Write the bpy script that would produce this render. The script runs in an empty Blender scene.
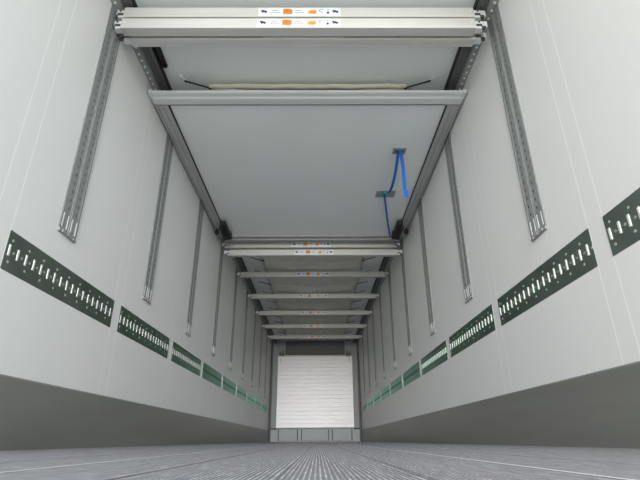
import bpy, bmesh, math, random
from mathutils import Matrix, Vector
random.seed(4)
S = bpy.context.scene
COL = S.collection

# ------------------------------------------------------------------ camera
RT = Vector((0.999979, -0.004249, -0.004885)); UP = Vector((0.002792, -0.397678, 0.917521)); BK = Vector((-0.005841, -0.917515, -0.397658))
cam_d = bpy.data.cameras.new('camera'); cam = bpy.data.objects.new('camera', cam_d); COL.objects.link(cam)
cam_d.sensor_fit = 'HORIZONTAL'; cam_d.sensor_width = 36.0; cam_d.lens = 462.782 * 36.0 / 640.0
cam_d.clip_start = 0.01; cam_d.clip_end = 200
M = Matrix((RT, UP, BK)).transposed().to_4x4(); M.translation = Vector((0.0711, 0.0, 0.0336))
cam.matrix_world = M
S.camera = cam

# ------------------------------------------------------------------ dimensions (metres)
XW = 1.23            # inner half width of the trailer
Y0, Y1 = -0.25, 13.45
H = 2.66             # ceiling height
KICK = 0.29          # top of the metal kick plate
PB, PT = 0.689, 0.863      # lashing plate bottom / top
P0, PS, PL = 1.791, 1.198, 1.090
T0, TS, TW = 2.11, 1.215, 0.169
TB, TT = 1.007, 2.585

# ------------------------------------------------------------------ daylight through the open rear doors
world = bpy.data.worlds.new('daylight'); S.world = world; world.use_nodes = True
nt = world.node_tree; nt.nodes.clear()
out = nt.nodes.new('ShaderNodeOutputWorld'); bg = nt.nodes.new('ShaderNodeBackground')
tc = nt.nodes.new('ShaderNodeTexCoord'); sp = nt.nodes.new('ShaderNodeSeparateXYZ')
rmp = nt.nodes.new('ShaderNodeValToRGB')
mp = nt.nodes.new('ShaderNodeMapRange'); mp.inputs[1].default_value = -1; mp.inputs[2].default_value = 1
nt.links.new(tc.outputs['Generated'], sp.inputs[0]); nt.links.new(sp.outputs['Z'], mp.inputs[0]); nt.links.new(mp.outputs[0], rmp.inputs[0])
el = rmp.color_ramp.elements
el[0].position = 0.0; el[0].color = (0.50, 0.50, 0.48, 1)
el[1].position = 1.0; el[1].color = (0.92, 0.96, 1.0, 1)
e = el.new(0.485); e.color = (0.55, 0.56, 0.54, 1)
e = el.new(0.52); e.color = (0.95, 0.97, 1.0, 1)
hx = nt.nodes.new('ShaderNodeMapRange'); hx.inputs[1].default_value = -1; hx.inputs[2].default_value = 1
nt.links.new(sp.outputs['X'], hx.inputs[0])
tr = nt.nodes.new('ShaderNodeValToRGB'); tr.color_ramp.elements[0].color = (1.0, 0.95, 0.88, 1); tr.color_ramp.elements[1].color = (0.93, 0.98, 1.04, 1)
nt.links.new(hx.outputs[0], tr.inputs[0])
mx = nt.nodes.new('ShaderNodeMix'); mx.data_type = 'RGBA'; mx.blend_type = 'MULTIPLY'; mx.inputs[0].default_value = 1
nt.links.new(rmp.outputs[0], mx.inputs[6]); nt.links.new(tr.outputs[0], mx.inputs[7]); 
# added glow low behind the open doors, brightens the far end
gd = nt.nodes.new('ShaderNodeVectorMath'); gd.operation = 'DOT_PRODUCT'; gd.inputs[1].default_value = Vector((0.0, -1, .10)).normalized()
nt.links.new(tc.outputs['Generated'], gd.inputs[0])
gm = nt.nodes.new('ShaderNodeMapRange'); gm.interpolation_type = 'SMOOTHERSTEP'; gm.inputs[1].default_value = .93; gm.inputs[2].default_value = .995; gm.inputs[3].default_value = 1; gm.inputs[4].default_value = 12.0
nt.links.new(gd.outputs['Value'], gm.inputs[0])
gs = nt.nodes.new('ShaderNodeVectorMath'); gs.operation = 'SCALE'
nt.links.new(mx.outputs[2], gs.inputs[0]); nt.links.new(gm.outputs[0], gs.inputs['Scale']); nt.links.new(gs.outputs[0], bg.inputs[0])
bg.inputs[1].default_value = 2.05
nt.links.new(bg.outputs[0], out.inputs[0])
pd = bpy.data.lights.new('rear_door_portal', 'AREA'); pd.shape = 'RECTANGLE'; pd.size = 2 * XW; pd.size_y = H; pd.cycles.is_portal = True
po = bpy.data.objects.new('rear_door_portal', pd); COL.objects.link(po)
po.location = (0, Y0, H / 2); po.rotation_euler = (math.pi / 2, 0, 0)

S.view_settings.view_transform = 'Standard'; S.view_settings.look = 'None'
S.view_settings.gamma = 1; S.view_settings.use_curve_mapping = False
S.view_settings.exposure = 0.62
S.cycles.max_bounces = 20; S.cycles.diffuse_bounces = 14; S.cycles.glossy_bounces = 10
S.cycles.use_denoising = True

# ------------------------------------------------------------------ materials
def mat(name, col, rough=0.5, metal=0.0, noise=None, bump=None, coat=0, spec=0.5, film=None, stretch=None):
    m = bpy.data.materials.new(name); m.use_nodes = True
    n = m.node_tree; p = n.nodes['Principled BSDF']
    p.inputs['Base Color'].default_value = (*col, 1); p.inputs['Roughness'].default_value = rough
    p.inputs['Metallic'].default_value = metal; p.inputs['Specular IOR Level'].default_value = spec
    p.inputs['Coat Weight'].default_value = coat
    if film:
        p.inputs['Thin Film Thickness'].default_value = film; p.inputs['Thin Film IOR'].default_value = 1.5
    if noise or bump:
        t = n.nodes.new('ShaderNodeTexCoord'); mpn = n.nodes.new('ShaderNodeMapping')
        mpn.inputs['Scale'].default_value = stretch or (1, 1, 1)
        nz = n.nodes.new('ShaderNodeTexNoise'); nz.inputs['Scale'].default_value = (noise or bump)[0]; nz.inputs['Detail'].default_value = 5
        n.links.new(t.outputs['Object'], mpn.inputs[0]); n.links.new(mpn.outputs[0], nz.inputs['Vector'])
        if noise:
            r = n.nodes.new('ShaderNodeValToRGB')
            r.color_ramp.elements[0].position = .3; r.color_ramp.elements[1].position = .7
            r.color_ramp.elements[0].color = (*[c * (1 - noise[1]) for c in col], 1)
            r.color_ramp.elements[1].color = (*[min(1, c * (1 + noise[1])) for c in col], 1)
            n.links.new(nz.outputs['Fac'], r.inputs[0]); n.links.new(r.outputs[0], p.inputs['Base Color'])
        if bump:
            b = n.nodes.new('ShaderNodeBump'); b.inputs['Strength'].default_value = bump[1]; b.inputs['Distance'].default_value = 0.002
            n.links.new(nz.outputs['Fac'], b.inputs['Height']); n.links.new(b.outputs[0], p.inputs['Normal'])
    return m

def wall_mat():
    # white fibreglass skin; off-white sealant lines at the two edges of every cover strip
    m = bpy.data.materials.new('white_panel_skin'); m.use_nodes = True
    n = m.node_tree; p = n.nodes['Principled BSDF']; L = n.links.new
    t = n.nodes.new('ShaderNodeTexCoord'); s = n.nodes.new('ShaderNodeSeparateXYZ'); L(t.outputs['Object'], s.inputs[0])
    def math_(op, a, b=None, c=None):
        q = n.nodes.new('ShaderNodeMath'); q.operation = op
        for i, v in enumerate((a, b, c)):
            if v is None: continue
            if isinstance(v, (int, float)): q.inputs[i].default_value = v
            else: L(v, q.inputs[i])
        return q.outputs[0]
    masks = []
    for off, wdt in ((P0, .0045), (P0 + PL, .0040)):
        a = math_('SUBTRACT', s.outputs['Y'], off)
        b = math_('PINGPONG', a, PS / 2)
        # distance to nearest multiple of PS
        masks.append(math_('LESS_THAN', b, wdt))
    mm = math_('MAXIMUM', masks[0], masks[1])
    nz = n.nodes.new('ShaderNodeTexNoise'); nz.inputs['Scale'].default_value = 1.3; nz.inputs['Detail'].default_value = 3
    mpn = n.nodes.new('ShaderNodeMapping'); mpn.inputs['Scale'].default_value = (1, 2.5, .25); L(t.outputs['Object'], mpn.inputs[0]); L(mpn.outputs[0], nz.inputs['Vector'])
    r = n.nodes.new('ShaderNodeValToRGB'); L(nz.outputs['Fac'], r.inputs[0])
    r.color_ramp.elements[0].color = (.815, .82, .80, 1); r.color_ramp.elements[1].color = (.85, .85, .83, 1)
    x = n.nodes.new('ShaderNodeMix'); x.data_type = 'RGBA'; L(mm, x.inputs[0]); L(r.outputs[0], x.inputs[6]); x.inputs[7].default_value = (.95, .95, .92, 1)
    L(x.outputs[2], p.inputs['Base Color']); p.inputs['Roughness'].default_value = .42; p.inputs['Specular IOR Level'].default_value = .4
    return m

m = None
def tint(m, c):
    m.node_tree.nodes['Principled BSDF'].inputs['Specular Tint'].default_value = (*c, 1); return m
def floor_mat():
    m = bpy.data.materials.new('ribbed_aluminium_floor'); m.use_nodes = True
    n = m.node_tree; p = n.nodes['Principled BSDF']; L = n.links.new
    t = n.nodes.new('ShaderNodeTexCoord'); mpn = n.nodes.new('ShaderNodeMapping'); mpn.inputs['Scale'].default_value = (1, .3, 1)
    L(t.outputs['Object'], mpn.inputs[0])
    v = n.nodes.new('ShaderNodeTexVoronoi'); v.inputs['Scale'].default_value = 100; L(mpn.outputs[0], v.inputs['Vector'])
    nz = n.nodes.new('ShaderNodeTexNoise'); nz.inputs['Scale'].default_value = 3; nz.inputs['Detail'].default_value = 6; L(t.outputs['Object'], nz.inputs['Vector'])
    r = n.nodes.new('ShaderNodeValToRGB'); L(nz.outputs['Fac'], r.inputs[0])
    r.color_ramp.elements[0].color = (.62, .63, .67, 1); r.color_ramp.elements[1].color = (.76, .77, .82, 1)
    m2 = n.nodes.new('ShaderNodeMapping'); m2.inputs['Scale'].default_value = (1, .1, 1); L(t.outputs['Object'], m2.inputs[0])
    v2 = n.nodes.new('ShaderNodeTexVoronoi'); v2.inputs['Scale'].default_value = 170; L(m2.outputs[0], v2.inputs['Vector'])
    r2 = n.nodes.new('ShaderNodeValToRGB'); L(v2.outputs['Distance'], r2.inputs[0])      # barleycorn grains with sparkle painted into the colour, darker between
    r2.color_ramp.elements[0].position = .15; r2.color_ramp.elements[0].color = (1.35, 1.35, 1.35, 1)
    r2.color_ramp.elements[1].position = .6; r2.color_ramp.elements[1].color = (.62, .62, .64, 1)
    xm = n.nodes.new('ShaderNodeMix'); xm.data_type = 'RGBA'; xm.blend_type = 'MULTIPLY'; xm.inputs[0].default_value = 1
    L(r.outputs[0], xm.inputs[6]); L(r2.outputs[0], xm.inputs[7]); L(xm.outputs[2], p.inputs['Base Color'])
    b = n.nodes.new('ShaderNodeBump'); b.inputs['Strength'].default_value = 1; b.inputs['Distance'].default_value = .004
    L(v.outputs['Distance'], b.inputs['Height']); L(b.outputs[0], p.inputs['Normal'])
    p.inputs['Metallic'].default_value = .6; p.inputs['Roughness'].default_value = .34
    return m

m_wall = wall_mat()
m_ceil = mat('white_ceiling_skin', (.86, .89, .89), .45, noise=(1.5, .02))
m_kick = mat('grey_kick_metal', (.30, .30, .275), .40, .5, noise=(2, .10), stretch=(1, .25, 3))
m_alu = mat('brushed_aluminium', (.58, .57, .535), .6, .2, noise=(30, .06), stretch=(.05, 1, 1))
m_aluy = mat('anodised_rail', (.50, .51, .50), .5, .25, noise=(30, .06), stretch=(1, .05, 1))
m_rear = mat('dull_rear_profile', (.36, .37, .36), .7, .1)
m_frame = mat('pale_frame_profile', (.72, .74, .735), .45, .12)
m_track = mat('zinc_track', (.30, .32, .31), .7, .1, noise=(25, .10))
m_trackedge = mat('track_fold', (.36, .38, .37), .65, .1)
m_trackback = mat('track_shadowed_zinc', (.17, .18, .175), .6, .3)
m_dark = mat('dark_steel', (.09, .09, .088), .55, .4)
m_channel = mat('channel_grey', (.17, .172, .168), .5, .4)
m_black = mat('black_rubber', (.012, .012, .012), .6)
m_plate = tint(mat('green_tinted_plate', (.35, .40, .355), .30, 1.0, noise=(3, .2)), (.46, .80, .66))
m_tongue = mat('pale_tongue', (.62, .63, .61), .5, .1)
m_slot = mat('bright_slot_metal', (.80, .80, .74), .35, .2)
m_farrow = mat('dark_slot_row', (.13, .20, .15), .5, .5)
m_dot = mat('rivet_metal', (.50, .54, .46), .35, .4)
m_cream = mat('cream_cloth', (.72, .71, .64), .85, noise=(6, .06), bump=(180, .25))
m_rod = mat('cream_hem', (.74, .69, .57), .7)
m_white = mat('white_plastic', (.85, .85, .84), .4)
m_stk = mat('white_sticker', (.72, .73, .76), .4)
m_org = mat('orange_print', (.72, .24, .03), .45)
m_ylw = mat('amber_print', (.74, .40, .07), .45)
m_ink = mat('black_print', (.02, .02, .025), .5)
m_gry = mat('grey_print', (.28, .29, .31), .5)
m_blue = mat('blue_webbing', (.008, .11, .45), .65, bump=(400, .3))
m_bulk = mat('bulkhead_grey', (.24, .25, .245), .5, .1)
m_bbase = mat('bulkhead_base_grey', (.33, .345, .34), .5, .1)
m_panel = mat('bright_aluminium_panel', (.64, .615, .605), .45, .3, noise=(3, .04), stretch=(.4, 1, 3))
m_recess = mat('evaporator_grey', (.105, .11, .105), .6)
m_brown = mat('brown_edge', (.26, .17, .09), .6)
m_teal = mat('teal_buckle', (.10, .42, .36), .5)

# ------------------------------------------------------------------ mesh helpers
def finish(name, bm, m, parent=None, smooth=False, mats=None):
    me = bpy.data.meshes.new(name); bm.normal_update(); bm.to_mesh(me); bm.free()
    for q in (mats or [m]): me.materials.append(q)
    if smooth:
        for p in me.polygons: p.use_smooth = True
    o = bpy.data.objects.new(name, me); COL.objects.link(o)
    if parent: o.parent = parent
    return o
def box(bm, x0, x1, y0, y1, z0, z1, bev=0, mi=0):
    r = bmesh.ops.create_cube(bm, size=1.0); vs = r['verts']
    for v in vs:
        v.co = Vector(((x0 + x1) / 2 + v.co.x * (x1 - x0), (y0 + y1) / 2 + v.co.y * (y1 - y0), (z0 + z1) / 2 + v.co.z * (z1 - z0)))
    fs = {f for v in vs for f in v.link_faces}
    for f in fs: f.material_index = mi
    if bev:
        es = {e for f in fs for e in f.edges}
        bmesh.ops.bevel(bm, geom=list(es), offset=bev, segments=2, affect='EDGES', profile=.5)
def cyl(bm, a, b, r, seg=12, r2=None, mi=0):
    a, b = Vector(a), Vector(b); d = b - a
    mtx = Matrix.Translation((a + b) / 2) @ d.to_track_quat('Z', 'Y').to_matrix().to_4x4()
    q = bmesh.ops.create_cone(bm, cap_ends=True, segments=seg, radius1=r, radius2=r if r2 is None else r2, depth=d.length, matrix=mtx)
    for f in {f for v in q['verts'] for f in v.link_faces}: f.material_index = mi
def sphere(bm, c, r, sc=(1, 1, 1)):
    bmesh.ops.create_uvsphere(bm, u_segments=16, v_segments=10, radius=r, matrix=Matrix.Translation(c) @ Matrix.Diagonal((*sc, 1)))
def extrude(bm, prof, a0, a1, axis, mi=0):
    """closed profile of 2D points, run along axis from a0 to a1. axis 'X': points are (y,z); axis 'Y': (x,z); axis 'Z': (x,y)"""
    def co(p, a):
        return {'X': (a, p[0], p[1]), 'Y': (p[0], a, p[1]), 'Z': (p[0], p[1], a)}[axis]
    A = [bm.verts.new(co(p, a0)) for p in prof]; B = [bm.verts.new(co(p, a1)) for p in prof]
    n = len(prof)
    for i in range(n):
        f = bm.faces.new((A[i], A[(i + 1) % n], B[(i + 1) % n], B[i])); f.material_index = mi
    f1 = bm.faces.new(A); f2 = bm.faces.new(B[::-1]); f1.material_index = f2.material_index = mi
    bmesh.ops.recalc_face_normals(bm, faces=bm.faces[:])
def ribbon(bm, pts, side, w, t=0.0015):
    """flat webbing along pts, width w along vector side"""
    side = Vector(side).normalized(); pts = [Vector(p) for p in pts]; rows = []
    for i, p in enumerate(pts):
        d = (pts[min(i + 1, len(pts) - 1)] - pts[max(i - 1, 0)]).normalized()
        nrm = d.cross(side).normalized() * t / 2; s = side * w / 2
        rows.append([bm.verts.new(p + q) for q in (s + nrm, -s + nrm, -s - nrm, s - nrm)])
    for a, b in zip(rows, rows[1:]):
        for i in range(4): bm.faces.new((a[i], a[(i + 1) % 4], b[(i + 1) % 4], b[i]))
    bm.faces.new(rows[0][::-1]); bm.faces.new(rows[-1])
def tube(bm, pts, r, seg=12):
    rings = []
    for i, p in enumerate(pts):
        d = (pts[min(i + 1, len(pts) - 1)] - pts[max(i - 1, 0)]).normalized(); u = d.cross(Vector((0, 0, 1))).normalized(); v = u.cross(d)
        rr = r[i] if isinstance(r, list) else r
        rings.append([bm.verts.new(p + (u * math.cos(a) + v * math.sin(a)) * rr) for a in [2 * math.pi * k / seg for k in range(seg)]])
    for a, b in zip(rings, rings[1:]):
        for k in range(seg): bm.faces.new((a[k], a[(k + 1) % seg], b[(k + 1) % seg], b[k]))
    bm.faces.new(rings[0]); bm.faces.new(rings[-1][::-1]); bmesh.ops.recalc_face_normals(bm, faces=bm.faces[:])
def thing(name, label, cat, loc, group=None):
    o = bpy.data.objects.new(name, None); COL.objects.link(o); o.location = loc; o.empty_display_size = .1
    o['label'] = label; o['category'] = cat
    if group: o['group'] = group
    return o
def struct(name, bm, m, mats=None, label=None):
    o = finish(name, bm, m, mats=mats); o['kind'] = 'structure'
    if label: o['label'] = label
    return o
def copy_tree(o, label, loc):
    c = o.copy(); COL.objects.link(c); c.location = loc; c['label'] = label
    for ch in list(o.children):
        d = ch.copy(); COL.objects.link(d); d.parent = c
        for g in list(ch.children):
            e_ = g.copy(); COL.objects.link(e_); e_.parent = d
    return c

# ------------------------------------------------------------------ the trailer body
for s, nm in ((-1, 'left'), (1, 'right')):
    bm = bmesh.new(); box(bm, *sorted((s * XW, s * (XW + .07))), Y0, Y1, -.05, H + .05); struct('wall_' + nm, bm, m_wall, label='white insulated %s side wall of the trailer' % nm)
    bm = bmesh.new()
    prof = [(s * XW, .0), (s * (XW - .010), .0), (s * (XW - .010), KICK - .008), (s * (XW - .004), KICK), (s * XW, KICK)]
    extrude(bm, prof, Y0, Y1 - .25, 'Y')
    struct('baseboard_' + nm, bm, m_kick, label='dark grey metal kick plate along the foot of the %s wall' % nm)
bm = bmesh.new(); box(bm, -XW, XW, Y0, Y1, H, H + .05); struct('ceiling', bm, m_ceil, label='white trailer ceiling')
bm = bmesh.new(); box(bm, -XW, XW, Y1, Y1 + .07, -.05, H + .05); struct('wall_back', bm, m_wall, label='front end wall of the trailer behind the bulkhead')

# floor: ribbed aluminium planks, one extruded profile
bm = bmesh.new(); top = []
x = -XW + .012; pitch = .0052; joints = [-.99, -.825, -.645, -.475, -.292, -.125, .028, .160, .328, .50, .665, .84, 1.0]
top.append((-XW + .011, 0.0))
ji = 0
while x < XW - .025:
    if ji < len(joints) and x + pitch > joints[ji]:
        j = joints[ji]; ji += 1
        wide = .009 if joints[ji - 1] in (-.292, .328) else .004
        gap = {.028: .0012, .160: .010, -.125: .006, -.475: .007, .50: .006}.get(j, .002)
        top += [(j, -.0005), (j + .001, .0024), (j + wide, .0024), (j + wide + .001, -gap * .8), (j + wide + gap, -gap * .8), (j + wide + gap + .001, 0)]
        x = j + wide + gap + .002
        continue
    top += [(x, 0), (x + .0012, .0020), (x + .0028, .0020), (x + .0040, 0)]
    x += pitch
top.append((XW - .011, 0.0))
prof = top + [(XW - .011, -.05), (-XW + .011, -.05)]
extrude(bm, prof, Y0, Y1 - .02, 'Y')
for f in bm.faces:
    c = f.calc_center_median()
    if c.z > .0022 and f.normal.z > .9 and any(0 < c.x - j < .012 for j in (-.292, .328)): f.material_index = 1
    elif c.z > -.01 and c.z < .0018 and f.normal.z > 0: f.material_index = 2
m_groove = mat('shaded_groove', (.24, .24, .25), .6, .3, noise=(60, .3))  # shade painted into the colour of groove bottoms and rib flanks
m_polish = mat('polished_joint', (.80, .80, .82), .35, .6)
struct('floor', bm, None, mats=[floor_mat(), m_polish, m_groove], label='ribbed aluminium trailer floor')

# ceiling rails along both upper corners
def ceiling_rail(s):
    bm = bmesh.new()
    # flat outer strip against the wall, dark channel, inner lip
    P = [(s * XW, H), (s * XW, 2.588), (s * 1.190, 2.600), (s * 1.188, 2.632), (s * 1.160, 2.634), (s * 1.158, 2.626), (s * 1.150, 2.626), (s * 1.148, 2.634), (s * 1.118, 2.630), (s * 1.114, 2.622), (s * 1.108, 2.624), (s * 1.106, H)]
    extrude(bm, P, Y0, Y1 - .26, 'Y')
    for f in bm.faces:
        c = f.calc_center_median()
        if abs(c.x) < 1.188 and abs(c.x) > 1.116 and c.z < 2.65: f.material_index = 1
        if 1.105 < abs(c.x) < 1.116 and c.z < 2.66 and abs(f.normal.y) < .5: f.material_index = 2
    y = .03
    while y < 10.5:                                      # pale fixing studs on the outer strip
        cyl(bm, (s * 1.210, y, 2.599), (s * 1.2095, y, 2.590), .0085, 8, mi=3); y += .061
    return struct('trim_%d' % (1 if s < 0 else 2), bm, None, mats=[m_track, m_channel, m_black, m_white],
                  label='aluminium ceiling rail with a row of pale studs, %s side' % ('left' if s < 0 else 'right'))
ceiling_rail(-1); ceiling_rail(1)

# ------------------------------------------------------------------ lashing plates (a slotted plate between every two seams)
ORD = ['first', 'second', 'third', 'fourth', 'fifth', 'sixth', 'seventh', 'eighth', 'ninth', 'tenth', 'eleventh']
def make_lashing(length, nslot, rivets=True):
    root = thing('lashing_plate', '', 'lashing rail', (0, 0, 0), 'slotted lashing plates along the walls')
    bm = bmesh.new(); hz = (PT - PB) / 2
    extrude(bm, [(0, -hz), (.0014, -hz + .001), (.0014, hz - .001), (0, hz)], 0, length, 'Y')
    finish('plate', bm, m_plate, root)
    p = length / nslot; rme = None
    for i in range(nslot if rivets else 0):
        y = (i + .35) * p
        for dy, z in ((.2, .048), (.2, -.048), (.55, -.002)):
            if i % 2 and z != -.002: continue
            if rme is None:
                bm = bmesh.new(); cyl(bm, (.001, 0, 0), (.0030, 0, 0), .0065, 8); o = finish('rivet', bm, m_dot, root); rme = o.data
            else: o = bpy.data.objects.new('rivet', rme); COL.objects.link(o); o.parent = root
            o.location = (0, y + p * dy, z)
    if not rivets:
        bm = bmesh.new(); box(bm, .0010, .0020, .01, length - .01, -.014, .014); finish('slot_row', bm, m_farrow, root)
        return root
    me = None
    for i in range(nslot):
        y = (i + .35) * p
        if me is None:
            bm = bmesh.new(); box(bm, .0010, .0050, -.0065, .0065, -.025, .025, .0015)
            o = finish('slot', bm, m_slot, root); me = o.data
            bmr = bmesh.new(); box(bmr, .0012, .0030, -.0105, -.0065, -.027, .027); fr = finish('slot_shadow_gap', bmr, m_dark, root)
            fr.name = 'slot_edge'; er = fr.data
        else:
            o = bpy.data.objects.new('slot', me); COL.objects.link(o); o.parent = root
            fr = bpy.data.objects.new('slot_edge', er); COL.objects.link(fr); fr.parent = root
        o.location = (0, y, 0); fr.location = (0, y, 0); fr.parent = o; fr.location = (0, 0, 0)
    return root
NS = 18
plate_proto = {}
zc = (PT + PB) / 2
for s, nm, ks in ((-1, 'left', range(0, 10)), (1, 'right', range(-1, 10))):
    n_ = 0
    for k in ks:
        y = P0 + k * PS
        if k == 9: break
        first = (k == ks[0])
        if s > 0 and k == -1: lab = 'dark slotted lashing plate on right wall, cut off by the picture edge'
        else:
            lab = 'dark green slotted lashing plate on %s wall, %s counting inward from the open end' % (nm, ORD[k if s < 0 else k + 1])
            if s > 0: lab = 'dark slotted lashing plate on right wall, %s counting inward from the picture edge' % ORD[k + 1]
        if k == (8): lab = 'farthest green lashing plate on %s wall, nearest the bulkhead' % nm
        near = k < 3
        if near not in plate_proto:
            o = plate_proto[near] = make_lashing(PL, NS, near); o['label'] = lab; o.location = (s * XW, y, zc)
        else:
            o = copy_tree(plate_proto[near], lab, (s * XW, y, zc))
        if s > 0:
            o.rotation_euler = (0, 0, math.pi); o.location = (s * XW, y + PL, zc)

# ------------------------------------------------------------------ vertical decking tracks on the walls
def hole_strip(bm, x, y0, y1, z0, z1, n, r, mi=0):
    """strip facing +x with n octagonal holes"""
    h = (z1 - z0) / n; cy = (y0 + y1) / 2
    for i in range(n):
        c = z0 + (i + .5) * h; za, zb = z0 + i * h, z0 + (i + 1) * h
        O = [(y0, za), (cy, za), (y1, za), (y1, c), (y1, zb), (cy, zb), (y0, zb), (y0, c)]
        I = [(cy + r * .8 * math.cos(a), c + r * 1.3 * math.sin(a)) for a in [math.radians(225 + 45 * j) for j in range(8)]]
        Ov = [bm.verts.new((x, *q)) for q in O]; Iv = [bm.verts.new((x, *q)) for q in I]
        for j in range(8):
            f = bm.faces.new((Ov[j], Ov[(j + 1) % 8], Iv[(j + 1) % 8], Iv[j])); f.material_index = mi
def make_track():
    root = thing('decking_track', '', 'track', (0, 0, 0), 'vertical decking tracks on the walls')
    hgt = TT - TB; w = TW
    bm = bmesh.new()
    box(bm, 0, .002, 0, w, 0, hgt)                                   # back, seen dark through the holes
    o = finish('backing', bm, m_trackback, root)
    for c in (0, 1):                                                 # two channels side by side
        a = .0045 + c * (w / 2 - .001); b = a + w / 2 - .008
        bm = bmesh.new()
        hole_strip(bm, .0068, a + .012, b - .012, .115, hgt, 29, .0085)
        for q0, q1 in ((a, a + .012), (b - .012, b)):
            f = extrude(bm, [(.002, q0), (.0078, q0 + .001), (.0078, q1 - .001), (.0068, q1), (.002, q1)], .115, hgt, 'Z')
        finish('channel', bm, m_track, root)
    bm = bmesh.new()                                                 # folded edges and centre rib
    box(bm, 0, .0085, w / 2 - .003, w / 2 + .003, .02, hgt, .001)
    finish('centre_fold', bm, m_trackedge, root)
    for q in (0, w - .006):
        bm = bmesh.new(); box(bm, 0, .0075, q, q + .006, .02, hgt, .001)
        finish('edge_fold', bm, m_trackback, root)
    bm = bmesh.new()                                                 # open lower end with bright tongues
    box(bm, .002, .006, .004, w - .004, .012, .115)
    finish('end_plate', bm, m_track, root)
    bm = bmesh.new()
    for q in (.012, .058, .097, .145):
        box(bm, .0055, .0085, q, q + .011, .03, .108, .001)
    finish('end_tongues', bm, m_tongue, root)
    bm = bmesh.new(); box(bm, 0, .010, 0, w, 0, .018, .002); 
    for q in (.03, .085, .14): cyl(bm, (.010, q, .009), (.018, q, .009), .006, 8)
    finish('foot', bm, m_track, root)
    return root
track = None
for s, nm in ((-1, 'left'), (1, 'right')):
    for k in range(9):
        y = T0 + k * TS
        if k == 0: lab = 'widest-looking perforated metal track on %s wall, first from the open end' % nm
        elif k == 8: lab = 'farthest thin metal track on %s wall, last before the bulkhead' % nm
        else: lab = 'perforated metal decking track on %s wall, %s counting from the open end' % (nm, ORD[k])
        if track is None: track = make_track(); o = track; o['label'] = lab
        else: o = copy_tree(track, lab, (0, 0, 0))
        if s < 0: o.location = (-XW, y, TB)
        else: o.location = (XW, y + TW, TB); o.rotation_euler = (0, 0, math.pi)

# ------------------------------------------------------------------ decking beams
BL = 1.125
def make_beam():
    root = thing('decking_beam', '', 'beam', (0, 0, 0), 'aluminium decking beams stored under the ceiling')
    bm = bmesh.new(); h, d = .084, .070
    # hollow-section beam, front at y=0, bottom at z=0, ribbed faces
    P = [(0.003, 0), (0, .003), (0, .024), (.0006, .025), (.0006, .027), (0, .028), (0, .058), (.0006, .059), (.0006, .061), (0, .062), (0, h - .003), (.003, h),
         (d - .003, h), (d, h - .003), (d, .003), (d - .003, 0), (d - .012, 0), (d - .013, .001), (d - .016, .001), (d - .017, 0), (.017, 0), (.016, .001), (.013, .001), (.012, 0)]
    extrude(bm, P, -BL, BL, 'X')
    finish('tube', bm, m_alu, root)
    for s in (-1, 1):
        bm = bmesh.new()
        x0, x1 = sorted((s * BL, s * (BL + .052)))
        box(bm, x0, x1, .012, d - .012, .010, h - .010, .004)
        x0, x1 = sorted((s * (BL + .030), s * (BL + .085)))
        box(bm, x0, x1, .020, d - .020, .030, h - .004, .004)
        cl = finish('end_clip', bm, m_frame, root)
        bm = bmesh.new()
        x0, x1 = sorted((s * (BL + .008), s * (BL + .045))); box(bm, x0, x1, .006, .014, .026, .042, .002)
        x0, x1 = sorted((s * (BL + .040), s * (BL + .070))); box(bm, x0, x1, .010, .030, .010, .030, .003)
        cyl(bm, (s * (BL + .03), .004, .062), (s * (BL + .03), .014, .062), .006, 8)
        finish('latch', bm, m_dark, cl)
        bm = bmesh.new(); cyl(bm, (s * (BL - .022), -.001, .050), (s * (BL - .022), .002, .050), .004, 10); finish('rivet', bm, m_white, root)
    # printed sticker in the middle
    bm = bmesh.new(); sx0, sx1 = -.265, .265; zz0, zz1 = .006, .078
    box(bm, sx0, sx1, -.0006, .0004, zz0, zz1, mi=0)
    def q(x0, x1, z0, z1, mi): box(bm, sx0 + x0, sx0 + x1, -.0010, -.0005, zz0 + z0, zz0 + z1, mi=mi)
    def poly(pts, mi):
        A = [bm.verts.new((sx0 + px, -.0010, zz0 + pz)) for px, pz in pts]; f = bm.faces.new(A); f.material_index = mi
    def beast(x):   # small dark animal silhouette
        poly([(x, .045), (x + .006, .052), (x + .022, .050), (x + .034, .044), (x + .038, .034), (x + .036, .022), (x + .031, .022), (x + .029, .030), (x + .018, .032), (x + .014, .024), (x + .010, .024), (x + .010, .036), (x + .003, .038)], 2)
        poly([(x + .030, .048), (x + .042, .040), (x + .041, .034), (x + .036, .034)], 2)
    beast(.016); beast(.475)
    for x0 in (.083, .232):                       # tiny two-line captions
        q(x0 + .008, x0 + .045, .044, .050, 3)
        for i in range(3): q(x0 + i * .021, x0 + .018 + i * .021, .026, .031, 3)
    # orange box with a darker load drawing
    poly([(.160, .016), (.160, .058), (.172, .064), (.215, .060), (.220, .050), (.220, .020), (.208, .014)], 1)
    q(.168, .190, .040, .052, 4); q(.192, .212, .034, .048, 4)
    poly([(.322, .018), (.320, .040), (.334, .052), (.372, .056), (.378, .034), (.370, .018)], 4)
    q(.333, .366, .036, .041, 1); q(.340, .372, .024, .029, 1)
    for i in range(9):                            # open ring arrow
        a, b = math.radians(40 + i * 30), math.radians(40 + (i + 1) * 30)
        c = (.408, .046)
        poly([(c[0] + r_ * math.cos(t_) * 1.1, c[1] + r_ * math.sin(t_)) for r_, t_ in ((.011, a), (.0145, a), (.0145, b), (.011, b))], 2)
    q(.445, .453, .050, .060, 3); poly([(.441, .020), (.455, .020), (.457, .034), (.450, .040), (.442, .034)], 2)
    finish('sticker', bm, None, root, mats=[m_stk, m_org, m_ink, m_gry, m_ylw])
    return root
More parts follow.
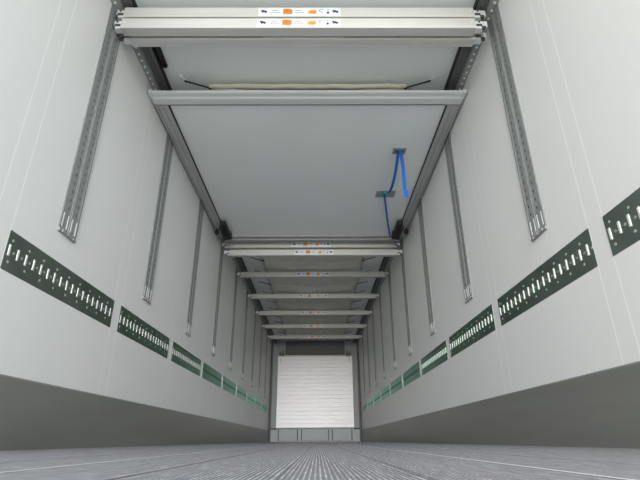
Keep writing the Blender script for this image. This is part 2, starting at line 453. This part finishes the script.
beams = [ (-.040, 2.150, 2.524, 'upper beam of the foremost stack, aluminium, under the ceiling near the camera'),
          (-.043, 2.150, 2.428, 'lower front beam of the foremost stack, aluminium, directly under the topmost beam'),
          (-.020, 2.240, 2.430, 'rear beam of the foremost stack, showing mostly its grey underside'),
          (-.015, 5.765, 2.425, 'upper beam of the pair just behind the folded partition'),
          (.022, 5.790, 2.322, 'lower bright beam of the pair just behind the folded partition'),
          (0, 6.985, 2.428, 'single decking beam, first beyond the pair behind the partition'),
          (0, 8.20, 2.428, 'single decking beam, second beyond the pair behind the partition'),
          (0, 9.41, 2.428, 'single decking beam, third beyond the pair behind the partition'),
          (0, 10.63, 2.428, 'single decking beam, fourth beyond the pair behind the partition'),
          (0, 11.84, 2.428, 'farthest single decking beam, just in front of the bulkhead top')]
beam = None
for x_, y_, z_, lab in beams:
    if beam is None: beam = make_beam(); o = beam; o['label'] = lab; o.location = (x_, y_, z_)
    else: o = copy_tree(beam, lab, (x_, y_, z_))

# ------------------------------------------------------------------ folded partition wall under the ceiling
pt = thing('folding_partition', 'folded white partition wall in a pale aluminium frame stored under the ceiling', 'partition', (0, 2.8, 2.47))
def rel(bm, name, m, **k):
    for v in bm.verts: v.co -= Vector((0, 2.8, 2.47))
    return finish(name, bm, m, pt, **k)
bm = bmesh.new(); box(bm, -1.11, 1.11, 2.938, 5.50, 2.488, 2.53); rel(bm, 'board', m_ceil)
bm = bmesh.new()
P = [(2.803, 2.502), (2.800, 2.499), (2.800, 2.490), (2.806, 2.484), (2.818, 2.481), (2.850, 2.479), (2.858, 2.473), (2.870, 2.470), (2.925, 2.470), (2.935, 2.474), (2.937, 2.487), (2.937, 2.502)]
extrude(bm, P, -1.212, 1.212, 'X')
cb = rel(bm, 'front_bar', m_frame)
bm = bmesh.new(); box(bm, -1.10, 1.10, 2.938, 2.945, 2.475, 2.489); g0 = rel(bm, 'seal_and_gap_shade', m_black); g0.parent = cb  # black strip stands in for the shadow of the gap behind the bar
bm = bmesh.new()
for s in (-1, 1):
    for dx in (.0, .035, .07, .085): cyl(bm, (s * (1.15 - dx), 2.801, 2.4945), (s * (1.15 - dx), 2.798, 2.4945), .003, 8)
o = rel(bm, 'bar_screws', m_dark); o.parent = cb; 
for s in (-1, 1):
    bm = bmesh.new()
    P = [(s * 1.213, 2.585), (s * 1.213, 2.478), (s * 1.209, 2.474), (s * 1.196, 2.474), (s * 1.194, 2.481), (s * 1.186, 2.481), (s * 1.184, 2.470), (s * 1.152, 2.470), (s * 1.150, 2.478), (s * 1.142, 2.478), (s * 1.140, 2.471), (s * 1.112, 2.471), (s * 1.108, 2.476), (s * 1.108, 2.585)]
    extrude(bm, P, 2.948, 5.52, 'Y'); r_ = rel(bm, 'side_rail', m_aluy)
    bm = bmesh.new(); box(bm, *sorted((s * 1.107, s * 1.099)), 2.955, 5.45, 2.474, 2.490); g = rel(bm, 'seal_and_gap_shade', m_black); g.parent = r_
    # end cap light corner block
    bm = bmesh.new(); box(bm, *sorted((s * 1.19, s * 1.222)), 2.795, 2.87, 2.474, 2.508, .006); rel(bm, 'corner_cap', m_frame)
    # black hinge bracket near the far end
    bm = bmesh.new(); box(bm, *sorted((s * 1.105, s * 1.035)), 5.03, 5.36, 2.415, 2.470, .006)
    box(bm, *sorted((s * 1.120, s * 1.03)), 5.37, 5.47, 2.41, 2.50, .006)
    box(bm, *sorted((s * 1.125, s * 1.085)), 5.10, 5.46, 2.395, 2.430, .004)
    rel(bm, 'hinge_bracket', m_black)
    bm = bmesh.new(); sphere(bm, (s * 1.185, 5.28, 2.432), .034, (.8, 1, 1)); cyl(bm, (s * 1.19, 5.28, 2.432), (s * 1.19, 5.28, 2.478), .010)
    rel(bm, 'roller', m_black, smooth=True)
bm = bmesh.new()
P = [(5.500, 2.56), (5.500, 2.476), (5.506, 2.468), (5.545, 2.468), (5.552, 2.478), (5.575, 2.478), (5.580, 2.455), (5.640, 2.455), (5.650, 2.462), (5.650, 2.56)]
extrude(bm, P, -1.16, 1.16, 'X'); rel(bm, 'rear_bar', m_rear)
def grip(x0, x1, y0, y1, teal):
    bm = bmesh.new(); box(bm, x0, x1, y0, y1, 2.482, 2.489, .002); g_ = rel(bm, 'grip_plate', m_track)
    bm = bmesh.new(); cxm = (x0 + x1) / 2; box(bm, cxm - .035, cxm + .035, y0 + .025, y1 - .025, 2.476, 2.484, .002)
    u = rel(bm, 'grip_slot', m_teal if teal else m_dark); u.parent = g_
grip(.770, .890, 3.545, 3.64, False); grip(.710, .915, 4.335, 4.475, True)

# blue webbing
bm = bmesh.new()
N = 16
a = Vector((.838, 3.575, 2.480)); b = Vector((.852, 3.56, 1.975))
ribbon(bm, [a.lerp(b, i / N) + Vector((.006 * math.sin(i / N * 5), .01 * math.sin(i / N * 4), 0)) for i in range(N + 1)], (1, .25, 0), .034)
ribbon(bm, [b + Vector((0, -.004, 0)), b + Vector((0, -.006, .07))], (1, .25, 0), .036, .003)
a = Vector((.822, 3.60, 2.480)); b = Vector((.800, 4.37, 2.478))
ribbon(bm, [a.lerp(b, i / N) - Vector((0, 0, .145 * 4 * (i / N) * (1 - i / N))) for i in range(N + 1)], (1, .1, .25), .030)
o = finish('blue_strap', bm, m_blue); o['label'] = 'blue webbing pull strap with a free tail hanging from the upper grip of the partition'; o['category'] = 'strap'; o['group'] = 'blue pull straps'
bm = bmesh.new()
a = Vector((.800, 4.40, 2.476)); b = Vector((1.010, 5.44, 2.430))
ribbon(bm, [a.lerp(b, i / N) - Vector((0, 0, .10 * 4 * (i / N) * (1 - i / N))) for i in range(N + 1)], (1, -.2, .3), .022)
o = finish('blue_strap', bm, m_blue); o['label'] = 'thin blue strap from the lower partition grip to the black hinge bracket'; o['category'] = 'strap'; o['group'] = 'blue pull straps'

# black rubber strip hung under the ceiling, left
bm = bmesh.new(); box(bm, -1.102, -1.062, 2.28, 2.70, 2.642, 2.661, .006)
cyl(bm, (-1.082, 2.70, 2.642), (-1.082, 2.70, 2.661), .020, 16)
o = finish('rubber_stop', bm, m_black); o['label'] = 'short black rubber strip under the ceiling beside the left rail, behind the foremost beams'; o['category'] = 'rubber strip'

# ------------------------------------------------------------------ fabric air duct under the ceiling
duct = thing('air_duct', 'long cream fabric air duct slung under the middle of the ceiling on black cords', 'air duct', (0, 2.88, 2.6))
RODS = [2.89] + [3.197 + .59 * i for i in range(17)]; ns = len(RODS) - 1; hw = .80
bm = bmesh.new(); nx = 24; ny = ns * 8; rows = []
for j in range(ny + 1):
    seg = min(j // 8, ns - 1); t = j / 8 - seg; y = RODS[seg] + t * (RODS[seg + 1] - RODS[seg]); sag = math.sin(math.pi * t)
    row = []
    for i in range(nx + 1):
        u = i / nx * 2 - 1; xx = u * hw
        z = 2.602 - (.028 + .030 * sag) * (1 - u * u) - .010 * sag * math.sin(u * 7 + seg * 1.7) * (1 - u * u)
        z += .004 * math.sin(u * 23 + seg * 2 + 3 * t)
        if i in (0, nx): z = 2.640
        row.append(bm.verts.new((xx, y - 2.88, z - 2.6)))
    rows.append(row)
for a_, b_ in zip(rows, rows[1:]):
    for i in range(nx): bm.faces.new((a_[i], a_[i + 1], b_[i + 1], b_[i]))
c_ = finish('cloth', bm, m_cream, duct, smooth=True)
md = c_.modifiers.new('thick', 'SOLIDIFY'); md.thickness = .002
bm = bmesh.new()
prev = None
pts = [Vector((-.78 + i * 1.56 / 30, -.002 + .003 * math.sin(i * .9), .010 - .004 * (1 - (2 * i / 30 - 1) ** 2) + .002 * math.sin(i * 1.7))) for i in range(31)]
tube(bm, pts, [.018 + .002 * math.sin(i * 1.3) * math.sin(i * .37) for i in range(31)])
finish('end_hem', bm, m_rod, duct, smooth=True)
for j in range(1, ns + 1):
    y = RODS[j] - 2.88
    bm = bmesh.new()
    pts = [Vector((-.79 + i * 1.58 / 16, y, -.001 - .030 * (1 - (2 * i / 16 - 1) ** 2))) for i in range(17)]
    tube(bm, pts, .008, 8)
    finish('cross_rod', bm, m_rod, duct, smooth=True)
for j in range(0, ns + 1):
    y = RODS[j] - 2.88
    for s in (-1, 1):
        bm = bmesh.new()
        A = Vector((s * .775, y, .002)); B = Vector((s * .955, y - (.065 if j == 0 else .125), .012))
        mid = (A + B) / 2
        cyl(bm, A, B, .0065, 8); cyl(bm, A + Vector((0, .006, .006)), B + Vector((0, .010, .004)), .005, 8)
        sphere(bm, A, .013); sphere(bm, B, .009)
        cd = finish('tie_cord', bm, m_black, duct)
        bm = bmesh.new(); cyl(bm, B, B + Vector((s * .040, -.012, .046)), .005, 8); finish('hook', bm, m_white, cd)

# ------------------------------------------------------------------ bulkhead at the far end
bk = thing('bulkhead', 'bulkhead at the far end with grey side posts and large bright aluminium panel', 'bulkhead', (0, 13.2, 0))
def part(bm, name, m, parent=None, **k):
    for v in bm.verts: v.co -= Vector((0, 13.2, 0))
    return finish(name, bm, m, parent or bk, **k)
BY = 13.2
for s in (-1, 1):
    bm = bmesh.new(); box(bm, *sorted((s * 1.175, s * 1.02)), BY, BY + .24, .30, 2.648, .004)
    box(bm, *sorted((s * 1.02, s * .835)), BY + .02, BY + .24, 2.12, 2.648, .003); sp_ = part(bm, 'side_post', m_bulk)
    bm = bmesh.new(); cyl(bm, (s * 1.10, BY - .004, 2.585), (s * 1.10, BY + .01, 2.585), .026, 14)
    bm.verts.ensure_lookup_table()
    part(bm, 'post_hole', m_black, sp_)
    bm = bmesh.new(); box(bm, *sorted((s * 1.176, s * 1.217)), BY + .03, BY + .24, .005, 2.65); part(bm, 'side_gap_shade', m_dark)  # dark filler added to stand in for the shaded gap beside the post
    bm = bmesh.new(); box(bm, *sorted((s * 1.00, s * .88)), BY - .05, BY - .02, 2.255, 2.285); box(bm, *sorted((s * .905, s * .880)), BY - .05, BY + .01, 2.20, 2.36)
    box(bm, *sorted((s * .97, s * .955)), BY - .05, BY + .01, 2.22, 2.33)
    part(bm, 'hinge', m_dark)
bm = bmesh.new(); box(bm, -.835, .835, BY + .10, BY + .14, 2.10, 2.648); part(bm, 'evaporator_cover', m_recess)
bm = bmesh.new()                                                     # bright panel of horizontal planks
zz = .345; n_ = 18
for i in range(n_):
    hh = (2.195 - .345) / n_
    box(bm, -1.03, 1.03, BY - .06 - (.002 if i % 5 == 3 else 0), BY - .02, zz + .0016, zz + hh - .0016, .002); zz += hh
box(bm, -1.025, 1.025, BY - .054, BY - .015, .35, 2.19)
part(bm, 'front_panel', m_panel)
bm = bmesh.new(); box(bm, -.86, .86, BY - .045, BY + .06, 2.200, 2.222, .002); part(bm, 'panel_ledge', m_rod)
bm = bmesh.new(); box(bm, -.88, .88, BY - .02, BY + .10, 2.222, 2.238, .002); part(bm, 'brown_trim', m_brown)
bm = bmesh.new()
for s in (-1, 1): box(bm, *sorted((s * .945, s * .955)), BY - .064, BY - .058, 2.03, 2.15)
part(bm, 'pull_slot', m_dark)
bm = bmesh.new(); box(bm, -1.175, 1.175, BY, BY + .24, .002, .335, .004); part(bm, 'base', m_bbase)
for x0, x1 in ((-.955, -.475), (-.345, .345), (.465, .955)):
    bm = bmesh.new(); box(bm, x0, x1, BY - .05, BY + .002, .03, .31, .006); bx_ = part(bm, 'base_box', m_bbase)
    bm = bmesh.new(); box(bm, x0 - .024, x0 - .002, BY - .02, BY + .004, .03, .31); box(bm, x1 + .002, x1 + .024, BY - .02, BY + .004, .03, .31); part(bm, 'box_slot', m_dark, bx_)
